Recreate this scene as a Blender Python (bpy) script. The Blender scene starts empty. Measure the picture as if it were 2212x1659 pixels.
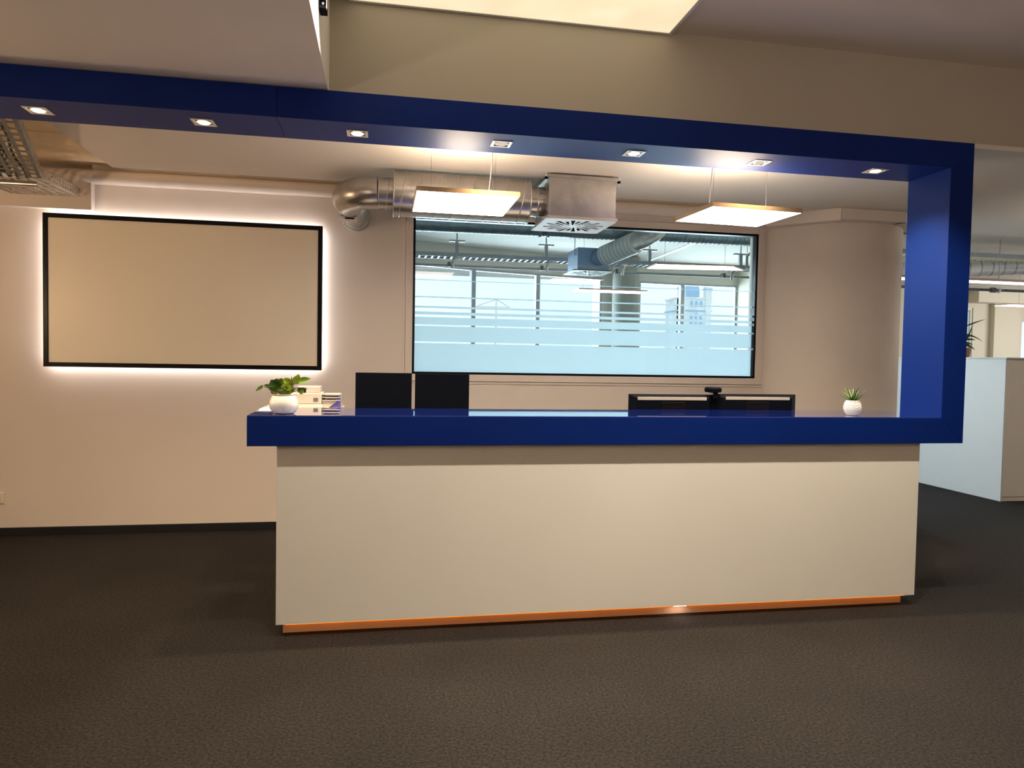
import bpy, bmesh, math, random
from mathutils import Vector, Matrix
random.seed(7)
S = bpy.context.scene
COL = S.collection

# ---------------------------------------------------------------- camera
RX = (0.98381909, -0.17827955, 0.01778778)
DN = (0.01114422, -0.03819733, -0.99920807)
FW = (0.17881782, 0.9832382, -0.03559248)
cam = bpy.data.cameras.new('camera'); cam.sensor_width = 36; cam.sensor_fit = 'HORIZONTAL'
cam.lens = 1536.92 / 2212 * 36; cam.clip_start = .05; cam.clip_end = 400
co = bpy.data.objects.new('camera', cam); COL.objects.link(co); S.camera = co
co.matrix_world = Matrix(((RX[0], -DN[0], -FW[0], 0), (RX[1], -DN[1], -FW[1], 0), (RX[2], -DN[2], -FW[2], 1.5), (0, 0, 0, 1)))

# ---------------------------------------------------------------- colour management, world
S.view_settings.view_transform = 'Standard'
S.view_settings.look = 'None'
S.view_settings.exposure = 0.0
S.view_settings.gamma = 1
S.view_settings.use_curve_mapping = False
w = bpy.data.worlds.new('sky'); S.world = w; w.use_nodes = True
nt = w.node_tree; nt.nodes.clear()
out = nt.nodes.new('ShaderNodeOutputWorld'); bg = nt.nodes.new('ShaderNodeBackground')
tc = nt.nodes.new('ShaderNodeTexCoord'); nz = nt.nodes.new('ShaderNodeTexNoise'); nz.inputs['Scale'].default_value = 3
cr = nt.nodes.new('ShaderNodeValToRGB')
cr.color_ramp.elements[0].position = .3; cr.color_ramp.elements[0].color = (.70, .86, 1, 1)
cr.color_ramp.elements[1].position = .7; cr.color_ramp.elements[1].color = (.93, .98, 1, 1)
nt.links.new(tc.outputs['Generated'], nz.inputs['Vector']); nt.links.new(nz.outputs['Fac'], cr.inputs['Fac'])
nt.links.new(cr.outputs['Color'], bg.inputs['Color']); bg.inputs['Strength'].default_value = 1.35
nt.links.new(bg.outputs[0], out.inputs[0])

# lamp powers, all in one place
P_DOWN = 105.0          # warm downlights in the blue header (spot watts)
E_PEND = 24.0          # pendant diffuser radiance
E_PEND_UP = 68.0       # pendant upward slot
E_COFFER = 1.0        # luminous ceiling panel
E_HALO = 18.0          # LED strip behind the wall screen
E_AMBER = 3.2         # amber strip under the desk
P_KEY = 180.0           # unseen ceiling spots: desk row read from the shelf shadow, rest added fill
P_UP = 90.0            # unseen floor uplighters added behind the camera as ambient fill
P_LEFT = 39.0   # warm lamp, no fixture built, left of the screen, out of frame
P_DAY = 750.0          # daylight through office windows

def arealight(name, loc, rot, sx, sy, power, color, portal=False):
    l = bpy.data.lights.new(name, 'AREA'); l.shape = 'RECTANGLE'; l.size = sx; l.size_y = sy; l.energy = power; l.color = color
    o = bpy.data.objects.new(name, l); COL.objects.link(o); o.location = loc; o.rotation_euler = rot
    if portal: l.cycles.is_portal = True
    return o
# overcast daylight through the office facade; unseen daylight added far right, without a window
arealight('facade_daylight', (3.3, 12.5, 2.0), (math.radians(-90), 0, 0), 7.5, 2.2, P_DAY, (.80, .92, 1))
arealight('side_daylight_fill', (15.6, 9.5, 1.9), (0, math.radians(90), 0), 2.2, 5.5, P_DAY * .32, (1, .96, .90))

def spotlamp(name, loc, power, color, size, blend, soft=.03):
    l = bpy.data.lights.new(name, 'SPOT'); l.energy = power; l.color = color; l.spot_size = math.radians(size); l.spot_blend = blend; l.shadow_soft_size = soft
    o = bpy.data.objects.new(name, l); COL.objects.link(o); o.location = loc; return o
KEYX = (-.15, .65, 1.45, 2.25, 3.0, 6.2)  # last one is an added, unseen spot brightening the cabinet front at right
REARX = (.3, 1.7, 3.4)  # unseen row added to brighten the foreground carpet
for x in KEYX: spotlamp('ceiling_spot_lamp', (x, 3.05, 3.37), P_KEY * (1.25 if x < .5 else 1), (1, .88, .71), 88, .45)
for x in REARX: spotlamp('ceiling_spot_lamp', (x, 1.8, 3.37), P_KEY * .62, (1, .85, .66), 72, .9)
UPX = ((-2.6, -.6), (3.0, -.9))
for x, y in UPX: arealight('added_uplighter_lamp', (x, y, 1.75), (math.radians(180), 0, 0), .35, .35, P_UP, (1, .80, .62))
ll = bpy.data.lights.new('left_lamp_light', 'POINT'); ll.energy = P_LEFT; ll.color = (1, .70, .42); ll.shadow_soft_size = .05
lo_ = bpy.data.objects.new('left_lamp_light', ll); COL.objects.link(lo_); lo_.location = (-3.40, 4.30, 1.9)

# ---------------------------------------------------------------- materials
def mat(name, col, rough=.6, metal=0., var=.04, vscale=6., bump=0., bscale=200., spec=.5, coat=0., trans=0., emit=None, estr=0.):
    m = bpy.data.materials.new(name); m.use_nodes = True
    n = m.node_tree.nodes; L = m.node_tree.links; b = n['Principled BSDF']
    t = n.new('ShaderNodeTexCoord'); z = n.new('ShaderNodeTexNoise'); z.inputs['Scale'].default_value = vscale; z.inputs['Detail'].default_value = 4
    L.new(t.outputs['Object'], z.inputs['Vector'])
    r = n.new('ShaderNodeValToRGB')
    r.color_ramp.elements[0].position = .3; r.color_ramp.elements[1].position = .7
    r.color_ramp.elements[0].color = tuple(c * (1 - var) for c in col) + (1,)
    r.color_ramp.elements[1].color = tuple(min(1, c * (1 + var)) for c in col) + (1,)
    L.new(z.outputs['Fac'], r.inputs['Fac']); L.new(r.outputs['Color'], b.inputs['Base Color'])
    b.inputs['Roughness'].default_value = rough; b.inputs['Metallic'].default_value = metal
    b.inputs['Specular IOR Level'].default_value = spec; b.inputs['Coat Weight'].default_value = coat
    b.inputs['Coat Roughness'].default_value = .03
    if emit: b.inputs['Emission Color'].default_value = tuple(emit) + (1,); b.inputs['Emission Strength'].default_value = estr
    if bump:
        z2 = n.new('ShaderNodeTexNoise'); z2.inputs['Scale'].default_value = bscale; z2.inputs['Detail'].default_value = 3
        L.new(t.outputs['Object'], z2.inputs['Vector'])
        bp = n.new('ShaderNodeBump'); bp.inputs['Strength'].default_value = bump; bp.inputs['Distance'].default_value = .004
        L.new(z2.outputs['Fac'], bp.inputs['Height']); L.new(bp.outputs['Normal'], b.inputs['Normal'])
    return m
M = {}
M['wall'] = mat('painted_wall', (.72, .645, .58), .85, var=.02, vscale=1.2, bump=.05, bscale=60)
M['ceil'] = mat('painted_ceiling', (.72, .66, .60), .9, var=.02, vscale=1)
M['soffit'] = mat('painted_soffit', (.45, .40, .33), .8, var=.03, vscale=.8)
M['concrete'] = mat('painted_concrete', (.90, .70, .45), .85, var=.12, vscale=2.5, bump=.25, bscale=18)
M['office_ceil'] = mat('office_ceiling', (.74, .70, .64), .9, var=.03, vscale=1)
M['office_wall'] = mat('office_wall', (.80, .74, .61), .85, var=.02, vscale=1)
M['officecol'] = mat('grey_column_paint', (.34, .35, .31), .8)
M['column'] = mat('column_plaster', (.74, .66, .58), .8, var=.03, vscale=2, bump=.05, bscale=40)
M['blue'] = mat('blue_lacquer', (.0012, .017, .155), .5, var=.05, vscale=2, spec=.15)
M['blue_top'] = mat('blue_gloss_top', (.004, .020, .20), .04, var=.03, vscale=2, spec=1.0, coat=1)
M['panel'] = mat('desk_panel_laminate', (.82, .79, .71), .5, var=.015, vscale=1.5)
M['dark'] = mat('black_skirting', (.006, .007, .010), .5, var=.2)
M['black'] = mat('black_plastic', (.0015, .0025, .006), .6, var=.15, vscale=10, spec=.06)
M['black_gloss'] = mat('black_frame', (.005, .004, .006), .35, var=.15, vscale=10, spec=.15)
M['screen'] = mat('matt_projection_screen', (.95, .87, .72), .42, var=.015, vscale=1)
M['white'] = mat('white_paint', (.80, .79, .76), .5, var=.02)
M['whitegloss'] = mat('white_glazed_ceramic', (.78, .76, .70), .15, var=.02, coat=.6)
M['alu'] = mat('aluminium_frame', (.72, .66, .56), .35, metal=.7, var=.05)
M['galv'] = mat('galvanised_steel', (.50, .48, .45), .30, metal=1, var=.14, vscale=9, bump=.05, bscale=30)
M['galv2'] = mat('galvanised_steel_matt', (.50, .50, .48), .42, metal=.9, var=.2, vscale=14)
M['tealduct'] = mat('office_spiral_duct', (.20, .27, .30), .4, metal=.6, var=.2, vscale=12)
M['bluegrey'] = mat('blue_grey_sheet', (.22, .32, .45), .5, metal=.2, var=.08)
M['foil'] = mat('insulation_foil', (.72, .76, .72), .4, metal=.3, var=.05)
M['greymetal'] = mat('grey_metal', (.30, .32, .33), .4, metal=.6, var=.1)
M['copper'] = mat('copper_edge', (.45, .26, .2), .4, metal=.5)
M['cablecol'] = mat('grey_cable', (.10, .10, .10), .6, var=.4, vscale=20)
M['frame_g'] = mat('window_profile', (.42, .46, .50), .4, var=.05)
M['cabinet'] = mat('cabinet_laminate', (.74, .76, .76), .5, var=.01)
M['cabinet2'] = mat('cabinet_front', (.80, .72, .62), .5, var=.02)
M['lampedge'] = mat('lamp_edge_warm_reflection', (.46, .33, .20), .45, metal=.3, var=.05)  # aluminium frame, its warm reflection painted in as brown
M['plinth'] = mat('plinth_board', (.62, .42, .28), .6)
M['offwhite'] = mat('office_machine_white', (.50, .46, .43), .5)
M['galvlight'] = mat('bright_spiral_duct', (.78, .79, .78), .45, metal=.45, var=.08)
M['soil'] = mat('potting_soil', (.10, .06, .035), .95, var=.4, vscale=60, bump=.6, bscale=90)
M['clay'] = mat('clay_granules', (.45, .24, .13), .9, var=.4, vscale=60, bump=.6, bscale=90)
M['leaf'] = mat('leaf_green', (.10, .20, .012), .4, var=.55, vscale=30, coat=.2)
M['leafdk'] = mat('leaf_dark_green', (.035, .085, .008), .4, var=.6, vscale=30)
M['leafyl'] = mat('leaf_yellow_green', (.26, .34, .02), .4, var=.35, vscale=30, coat=.2)
M['stem'] = mat('stem_brown', (.05, .05, .015), .6, var=.3)
M['indigo'] = mat('indigo_folder', (.16, .14, .62), .5, var=.03)
M['cream'] = mat('cream_paper', (.70, .66, .50), .7, var=.03)
M['label'] = mat('white_label', (.75, .70, .68), .5)
M['stone'] = mat('hazed_limestone', (.95, .90, .82), .9, var=.2, vscale=.6)  # distance haze put into the colour, stone lightened towards white
M['slate'] = mat('blue_slate', (.38, .56, .75), .7, var=.1, vscale=.5)
M['shadowed'] = mat('dark_opening', (.06, .08, .10), .9)
M['crane'] = mat('crane_yellow', (.85, .78, .62), .6)

def carpet():
    m = bpy.data.materials.new('brown_grey_carpet'); m.use_nodes = True
    n = m.node_tree.nodes; L = m.node_tree.links; b = n['Principled BSDF']
    t = n.new('ShaderNodeTexCoord')
    def noise(s, d):
        z = n.new('ShaderNodeTexNoise'); z.inputs['Scale'].default_value = s; z.inputs['Detail'].default_value = d; L.new(t.outputs['Object'], z.inputs['Vector']); return z
    a = noise(80, 3); c = noise(1.6, 4); d = noise(110, 2)
    r = n.new('ShaderNodeValToRGB'); r.color_ramp.elements[0].position = .35; r.color_ramp.elements[1].position = .66
    r.color_ramp.elements[0].color = (.0095, .008, .0072, 1); r.color_ramp.elements[1].color = (.030, .0252, .0225, 1)
    L.new(a.outputs['Fac'], r.inputs['Fac'])
    r2 = n.new('ShaderNodeValToRGB'); r2.color_ramp.elements[0].position = .3; r2.color_ramp.elements[1].position = .6
    r2.color_ramp.elements[0].color = (.80, .80, .80, 1); r2.color_ramp.elements[1].color = (1, 1, 1, 1)
    L.new(c.outputs['Fac'], r2.inputs['Fac'])
    mx = n.new('ShaderNodeMix'); mx.data_type = 'RGBA'; mx.blend_type = 'MULTIPLY'; mx.inputs[0].default_value = 1
    L.new(r.outputs['Color'], mx.inputs[6]); L.new(r2.outputs['Color'], mx.inputs[7]); L.new(mx.outputs[2], b.inputs['Base Color'])
    b.inputs['Roughness'].default_value = .9; b.inputs['Specular IOR Level'].default_value = .14
    bp = n.new('ShaderNodeBump'); bp.inputs['Strength'].default_value = .6; bp.inputs['Distance'].default_value = .006
    L.new(a.outputs['Fac'], bp.inputs['Height']); L.new(bp.outputs['Normal'], b.inputs['Normal'])
    return m
M['carpet'] = carpet()

def emis(name, col, strength, mottled=None):
    m = bpy.data.materials.new(name); m.use_nodes = True; n = m.node_tree.nodes; L = m.node_tree.links; n.clear()
    o = n.new('ShaderNodeOutputMaterial'); e = n.new('ShaderNodeEmission'); e.inputs['Strength'].default_value = strength
    e.inputs['Color'].default_value = tuple(col) + (1,)
    if mottled:
        t = n.new('ShaderNodeTexCoord'); z = n.new('ShaderNodeTexNoise'); z.inputs['Scale'].default_value = 2.2; z.inputs['Detail'].default_value = 3
        r = n.new('ShaderNodeValToRGB'); r.color_ramp.elements[0].position = .35; r.color_ramp.elements[1].position = .65
        r.color_ramp.elements[0].color = tuple(mottled) + (1,); r.color_ramp.elements[1].color = tuple(col) + (1,)
        L.new(t.outputs['Object'], z.inputs['Vector']); L.new(z.outputs['Fac'], r.inputs['Fac']); L.new(r.outputs['Color'], e.inputs['Color'])
    L.new(e.outputs[0], o.inputs[0]); return m
M['e_pend'] = emis('pendant_diffuser_light', (1, .86, .72), E_PEND)
M['e_up'] = emis('pendant_upper_slot_light', (1, .80, .58), E_PEND_UP)
M['e_coffer'] = emis('luminous_ceiling_light', (1.05, .92, .62), E_COFFER, (1, .78, .50))
M['e_halo'] = emis('halo_strip_light', (1, .90, .86), E_HALO)
M['e_amber'] = emis('amber_strip_light', (1, .27, .0), E_AMBER)
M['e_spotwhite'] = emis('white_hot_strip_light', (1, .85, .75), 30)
M['e_bulb'] = emis('downlight_bulb_light', (1, .82, .55), 18)
M['e_bulb_dim'] = emis('downlight_bulb_dim', (1, .85, .68), .75)
M['e_office'] = emis('office_lamp_light', (1, .97, .93), 4.5)

def glass(name, gl=.06, tint=(1, 1, 1)):
    m = bpy.data.materials.new(name); m.use_nodes = True; n = m.node_tree.nodes; L = m.node_tree.links; n.clear()
    o = n.new('ShaderNodeOutputMaterial'); mx = n.new('ShaderNodeMixShader'); t = n.new('ShaderNodeBsdfTransparent'); g = n.new('ShaderNodeBsdfGlossy')
    t.inputs[0].default_value = tuple(tint) + (1,); g.inputs['Roughness'].default_value = .02
    fr = n.new('ShaderNodeFresnel'); fr.inputs[0].default_value = 1.3
    L.new(fr.outputs[0], mx.inputs[0]); L.new(t.outputs[0], mx.inputs[1]); L.new(g.outputs[0], mx.inputs[2]); L.new(mx.outputs[0], o.inputs[0])
    return m
M['glass'] = glass('clear_glass', tint=(.93, .985, 1.0))
M['glass2'] = glass('facade_glass', tint=(.97, 1, 1))
def frost():
    m = bpy.data.materials.new('frosted_film'); m.use_nodes = True; n = m.node_tree.nodes; L = m.node_tree.links; n.clear()
    o = n.new('ShaderNodeOutputMaterial'); mx = n.new('ShaderNodeMixShader'); t = n.new('ShaderNodeBsdfTranslucent'); d = n.new('ShaderNodeBsdfDiffuse')
    t.inputs[0].default_value = (.90, .97, 1, 1); d.inputs[0].default_value = (.62, .72, .76, 1); mx.inputs[0].default_value = .30
    L.new(t.outputs[0], mx.inputs[1]); L.new(d.outputs[0], mx.inputs[2]); L.new(mx.outputs[0], o.inputs[0]); return m
M['frost'] = frost()

M['blue_top'].node_tree.nodes['Principled BSDF'].inputs['Coat IOR'].default_value = 2.1
# ---------------------------------------------------------------- mesh helpers
class MB:
    def __init__(s): s.v = []; s.f = []; s.smooth = False
    def add(s, vs, fs):
        k = len(s.v); s.v += [tuple(p) for p in vs]; s.f += [tuple(i + k for i in f) for f in fs]; return s
    def box(s, x0, x1, y0, y1, z0, z1):
        return s.add([(x0, y0, z0), (x1, y0, z0), (x1, y1, z0), (x0, y1, z0), (x0, y0, z1), (x1, y0, z1), (x1, y1, z1), (x0, y1, z1)],
                     [(3, 2, 1, 0), (4, 5, 6, 7), (0, 1, 5, 4), (1, 2, 6, 5), (2, 3, 7, 6), (3, 0, 4, 7)])
    def prism_xz(s, poly, y0, y1):
        n = len(poly)
        return s.add([(x, y0, z) for x, z in poly] + [(x, y1, z) for x, z in poly],
                     [tuple(range(n)), tuple(range(2 * n - 1, n - 1, -1))] + [(i, i + n, (i + 1) % n + n, (i + 1) % n) for i in range(n)])
    def prism_xy(s, poly, z0, z1):
        n = len(poly)
        return s.add([(x, y, z0) for x, y in poly] + [(x, y, z1) for x, y in poly],
                     [tuple(range(n - 1, -1, -1)), tuple(range(n, 2 * n))] + [(i, (i + 1) % n, (i + 1) % n + n, i + n) for i in range(n)])
    def tube(s, path, r, n=12, caps=True):
        s.smooth = True
        P = [Vector(p) for p in path]; rs = r if isinstance(r, (list, tuple)) else [r] * len(P)
        k = len(s.v); up = None
        for i, p in enumerate(P):
            t = (P[min(i + 1, len(P) - 1)] - P[max(i - 1, 0)]).normalized()
            if up is None: up = Vector((0, 0, 1)) if abs(t.z) < .9 else Vector((1, 0, 0))
            a = t.cross(up).normalized(); b = a.cross(t).normalized(); up = b
            for j in range(n):
                q = p + (a * math.cos(j * 2 * math.pi / n) + b * math.sin(j * 2 * math.pi / n)) * rs[i]; s.v.append(tuple(q))
        for i in range(len(P) - 1):
            for j in range(n):
                s.f.append((k + i * n + j, k + i * n + (j + 1) % n, k + (i + 1) * n + (j + 1) % n, k + (i + 1) * n + j))
        if caps:
            s.f.append(tuple(k + j for j in range(n - 1, -1, -1))); s.f.append(tuple(k + (len(P) - 1) * n + j for j in range(n)))
        return s
    def lathe(s, prof, cx=0, cy=0, cz=0, n=32, wob=None):
        s.smooth = True; k = len(s.v)
        for i, (r, z) in enumerate(prof):
            for j in range(n):
                a = j * 2 * math.pi / n; rr = r * (1 + (wob(a, z) if wob else 0)); s.v.append((cx + rr * math.cos(a), cy + rr * math.sin(a), cz + z))
        for i in range(len(prof) - 1):
            for j in range(n):
                s.f.append((k + i * n + j, k + i * n + (j + 1) % n, k + (i + 1) * n + (j + 1) % n, k + (i + 1) * n + j))
        s.f.append(tuple(k + j for j in range(n - 1, -1, -1))); s.f.append(tuple(k + (len(prof) - 1) * n + j for j in range(n)))
        return s
    def ring_x(s, x, y, z, R, r, slant=0., n=40, m=6):
        s.smooth = True; k = len(s.v)
        for i in range(n):
            a = i * 2 * math.pi / n
            for j in range(m):
                b = j * 2 * math.pi / m; rr = R + r * math.cos(b)
                s.v.append((x + r * math.sin(b) + slant * math.sin(a), y + rr * math.cos(a), z + rr * math.sin(a)))
        for i in range(n):
            for j in range(m):
                s.f.append((k + i * m + j, k + ((i + 1) % n) * m + j, k + ((i + 1) % n) * m + (j + 1) % m, k + i * m + (j + 1) % m))
        return s
    def build(s, name, m, parent=None, bevel=0., smooth=None, solid=0., kind=None):
        lo = [min(p[i] for p in s.v) for i in range(3)]; hi = [max(p[i] for p in s.v) for i in range(3)]
        c = Vector(((lo[0] + hi[0]) / 2, (lo[1] + hi[1]) / 2, (lo[2] + hi[2]) / 2 if parent else lo[2]))
        me = bpy.data.meshes.new(name); me.from_pydata([tuple(Vector(p) - c) for p in s.v], [], s.f); me.update()
        bmm = bmesh.new(); bmm.from_mesh(me); bmesh.ops.recalc_face_normals(bmm, faces=bmm.faces); bmm.to_mesh(me); bmm.free()
        me.materials.append(M[m] if isinstance(m, str) else m)
        o = bpy.data.objects.new(name, me); COL.objects.link(o)
        if parent:
            o.parent = parent; o.location = c - worldloc(parent)
        else: o.location = c
        if (s.smooth if smooth is None else smooth):
            me.polygons.foreach_set('use_smooth', [len(p.vertices) == 4 for p in me.polygons])
            if hasattr(me, 'set_sharp_from_angle'): me.set_sharp_from_angle(angle=math.radians(40))
        if solid:
            d = o.modifiers.new('solid', 'SOLIDIFY'); d.thickness = solid
        if bevel:
            d = o.modifiers.new('bevel', 'BEVEL'); d.width = bevel; d.segments = 2; d.limit_method = 'ANGLE'; d.angle_limit = math.radians(40)
        if kind: o['kind'] = kind
        return o
def worldloc(o):
    v = Vector(o.location)
    while o.parent: o = o.parent; v = v + Vector(o.location)
    return v
def tag(o, label, cat, group=None):
    o['label'] = label; o['category'] = cat
    if group: o['group'] = group
    return o
def thing(name, label, cat, loc, group=None):
    o = bpy.data.objects.new(name, None); o.empty_display_size = .1; COL.objects.link(o); o.location = loc
    return tag(o, label, cat, group)
def struct(o): o['kind'] = 'structure'; return o
def box(*a): return MB().box(*a)
def copy_tree(o, parent=None):
    c = o.copy(); COL.objects.link(c); c.parent = parent
    for ch in [x for x in bpy.data.objects if x.parent == o]: copy_tree(ch, c)
    return c

# ---------------------------------------------------------------- the room shell
YW = 6.32
XL0 = -3.7
struct(box(XL0, 18, -4, 15, -.1, 0).build('floor', 'carpet'))
wb = MB()
wb.box(XL0, .2507, YW, YW + .12, 0, 3.25); wb.box(3.5159, 4.4, YW, YW + .12, 0, 3.25)
wb.box(.2507, 3.5159, YW, YW + .12, 0, 1.3525); wb.box(.2507, 3.5159, YW, YW + .12, 2.7262, 3.25)
struct(wb.build('wall_back', 'wall'))
struct(box(XL0 - .1, XL0, -4, 14.6, 0, 3.5).build('wall_left', 'wall'))
struct(box(XL0, 9.3, -4.1, -4, 0, 3.5).build('wall_front', 'wall'))
struct(box(9.2, 9.3, -4, 5.2, 0, 3.5).build('wall_right', 'wall'))
# the lowered ceiling, its deep bulkhead on the left, and the raised bay above the desk
struct(box(XL0, -.296, -4, 3.93, 2.872, 3.5).build('ceiling_bulkhead', 'ceil'))
lc = MB().box(-2.003, 9.2, 3.93, 5.81, 2.872, 2.90); lc.box(3.62, 9.2, 5.81, 6.38, 2.872, 2.90); lc.box(XL0, -2.003, 3.93, 4.2, 2.872, 2.90)
struct(lc.build('ceiling', 'ceil'))
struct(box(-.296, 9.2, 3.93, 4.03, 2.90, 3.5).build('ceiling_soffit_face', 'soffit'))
struct(box(-.296, 9.2, -4, 3.93, 3.386, 3.5).build('ceiling_raised', 'ceil'))
# raw slab seen past the edge of the lowered ceiling: cast against boards, the joints still show
slab = MB().box(XL0, 4.3, 4.03, YW, 3.03, 3.3).build('ceiling_concrete', 'concrete'); struct(slab)
ys = [4.21, 4.47, 4.94, 5.41, 5.885, 6.21, 6.316]
for a, b in zip(ys, ys[1:]):
    for x0, x1 in ((XL0, -2.9), (-2.894, .6), (.606, 4.2)):
        box(x0, x1 - .0, a + .003, b - .003, 2.99 + random.uniform(-.002, .002), 3.032).build('board', 'concrete', slab, bevel=.003)
# office behind
struct(box(XL0, 18, YW + .12, 15, 3.22, 3.4).build('ceiling_office', 'office_ceil'))
ow = MB()
ow.box(6.32, 6.42, 9.3, 12.15, 0, 3.22); ow.prism_xy([(6.42, 12.0), (8.62, 13.98), (8.62, 14.15), (6.40, 12.15)], 0, 3.22)
struct(ow.build('wall_office_partition', 'office_wall'))
struct(box(18, 18.1, -4, 15, 0, 3.4).build('wall_office_right', 'office_wall'))
fw = MB()   # far wall of the right half with two window openings
fy = 14.0
fw.box(8.6, 12.2, fy, fy + .15, 0, 3.22); fw.box(12.2, 13.10, fy, fy + .15, 0, 1.0); fw.box(12.2, 13.10, fy, fy + .15, 2.83, 3.22)
fw.box(13.10, 14.37, fy, fy + .15, 0, 3.22); fw.box(14.37, 15.6, fy, fy + .15, 0, .9); fw.box(14.37, 15.6, fy, fy + .15, 2.60, 3.22); fw.box(15.6, 18, fy, fy + .15, 0, 3.22)
struct(fw.build('wall_office_far', 'office_wall'))
struct(box(12.9, 18, fy - .35, fy, 2.93, 3.22).build('trim_3', 'office_wall'))
struct(box(13.55, 14.2, fy - .12, fy, 0, 2.93).build('trim_4', 'office_wall'))
for i, (x0, x1, z0, z1) in enumerate(((12.2, 13.10, 1.0, 2.83), (14.37, 15.6, .9, 2.60))):
    f = MB(); t = .05
    f.box(x0, x0 + t, fy + .02, fy + .08, z0, z1); f.box(x1 - t, x1, fy + .02, fy + .08, z0, z1); f.box(x0 + t, x1 - t, fy + .02, fy + .08, z0, z0 + t); f.box(x0 + t, x1 - t, fy + .02, fy + .08, z1 - t, z1)
    wn = struct(f.build('window_%d' % (i + 5), 'white'))
    box(x0 + t, x1 - t, fy + .045, fy + .055, z0 + t, z1 - t).build('pane', 'glass2', wn)

# skirting, wall trims
struct(box(XL0, 4.0, YW - .015, YW, 0, .068).build('baseboard_back', 'dark', bevel=.003))
struct(box(XL0, XL0 + .015, -4, YW - .015, 0, .068).build('baseboard_left', 'dark'))
struct(box(XL0, -2.308, YW - .075, YW, 2.628, 2.845).build('trim_1', 'wall', bevel=.004))
pc = MB().tube([(XL0, YW - .055, 2.896), (3.7, YW - .055, 2.896)], .058, 20); pc.box(-2.308, 3.7, YW - .05, YW, 2.90, 2.99)
struct(pc.build('trim_2', 'wall'))

# ---------------------------------------------------------------- internal window with frosted bands
W0, W1, Z0, Z1 = .2507, 3.5159, 1.3525, 2.7262
def frame4(x0, x1, z0, z1, t, y0, y1):
    f = MB(); f.box(x0, x0 + t, y0, y1, z0, z1); f.box(x1 - t, x1, y0, y1, z0, z1); f.box(x0 + t, x1 - t, y0, y1, z0, z0 + t); f.box(x0 + t, x1 - t, y0, y1, z1 - t, z1); return f
win = struct(frame4(W0 - .001, W1 + .001, Z0 - .001, Z1 + .001, .020, YW - .006, YW + .06).build('window_1', 'black_gloss'))
frame4(W0 - .062, W1 + .062, Z0 - .062, Z1 + .062, .061, YW - .022, YW).build('casing', 'wall', win, bevel=.004)
frame4(W0 - .085, W1 + .085, Z0 - .085, Z1 + .085, .020, YW - .010, YW).build('casing_bead', 'wall', win, bevel=.003)
box(W0 + .018, W1 - .018, YW + .03, YW + .036, Z0 + .018, Z1 - .018).build('pane', 'glass', win)
xa, xb = W0 + .019, W1 - .019
for z0, z1 in ((2.181, 2.187), (2.028, 2.040), (1.936, 1.954), (1.878, 1.904), (1.789, 1.856), (1.639, 1.777), (Z0 + .019, 1.626)):
    box(xa, xb, YW + .0375, YW + .0385, z0, z1).build('frosted_band', 'frost', win)

# ---------------------------------------------------------------- round column with its boxed collar
cx, cy, cr_ = 4.28, 6.43, .69
col = thing('round_column', 'wide round plastered column standing beside the interior window, boxed collar at the top', 'column', (cx, cy, 0))
MB().lathe([(cr_, .0), (cr_, 3.2)], cx, cy, 0, 96).build('shaft', 'column', col)
MB().lathe([(cr_ + .012, .001), (cr_ + .012, .068)], cx, cy, 0, 96).build('skirting', 'dark', col)
# octagonal collar
ap = .77; ro = ap / math.cos(math.pi / 8)
pts = [(cx - .03 + ro * math.cos(math.radians(22.5 + 45 * k)), cy + ro * math.sin(math.radians(22.5 + 45 * k))) for k in range(8)]
for k in (3, 4, 5, 6, 7):
    a = Vector(pts[k] + (0,)); b = Vector(pts[(k + 1) % 8] + (0,)); nrm = Vector((a.x + b.x, a.y + b.y, 0)) / 2 - Vector((cx - .03, cy, 0)); nrm.normalize()
    if k == 3: continue
    th = .09; o = .012 if k == 4 else 0
    a2 = a - nrm * th; b2 = b - nrm * th; a = a + nrm * o; b = b + nrm * o
    MB().prism_xy([(a2.x, a2.y), (a.x, a.y), (b.x, b.y), (b2.x, b2.y)], 2.775 - o, 2.871).build('collar_board', 'column', col, bevel=.004)

# ---------------------------------------------------------------- reception desk with the blue portal frame
YF, YB = 3.84, 4.200
XL, XR, XI = -.6867, 3.5559, 3.3966
ZSB, ZST, ZBB, ZBT = 1.0235, 1.184, 2.7123, 2.869
desk = thing('reception_desk', 'long reception desk, pale front under a blue lacquered counter that rises into a portal frame', 'desk', (1.4, 4.0, 0))
MB().prism_xz([(XL, ZSB), (XR, ZSB), (XI, ZST - .004), (XL, ZST - .004)], YF, YB).build('counter_frame', 'blue', desk, bevel=.0015)
MB().add([(x, y, z) for x in (XL + .001, XI - .002) for (y, z) in ((YF + .001, ZST - .0035), (YF + .001, ZST), (4.37, ZST + .0028), (4.37, ZST - .030), (YB + .001, ZST - .030), (YB + .001, ZST - .0035))], [(0, 1, 2, 3, 4, 5), (11, 10, 9, 8, 7, 6)] + [(k, (k + 1) % 6, (k + 1) % 6 + 6, k + 6) for k in range(6)]).build('counter_top', 'blue_top', desk, bevel=.0012)
MB().prism_xz([(XR, ZSB), (XR, ZBT), (XI, ZBB), (XI, ZST - .004)], YF, YB).build('post', 'blue', desk, bevel=.0015)
MB().prism_xz([(-.549, ZBB), (XI, ZBB), (XR, ZBT), (-.549, ZBT)], YF, YB).build('header_beam', 'blue', desk, bevel=.0012)
MB().prism_xz([(XL0 + .01, ZBB), (-.551, ZBB), (-.551, ZBT), (XL0 + .01, ZBT)], YF, YB).build('header_beam', 'blue', desk, bevel=.0012)
YP = 3.8795
box(-.5437, 3.2887, YP, YP + .03, .0665, ZSB).build('front_panel', 'panel', desk, bevel=.002)
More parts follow.
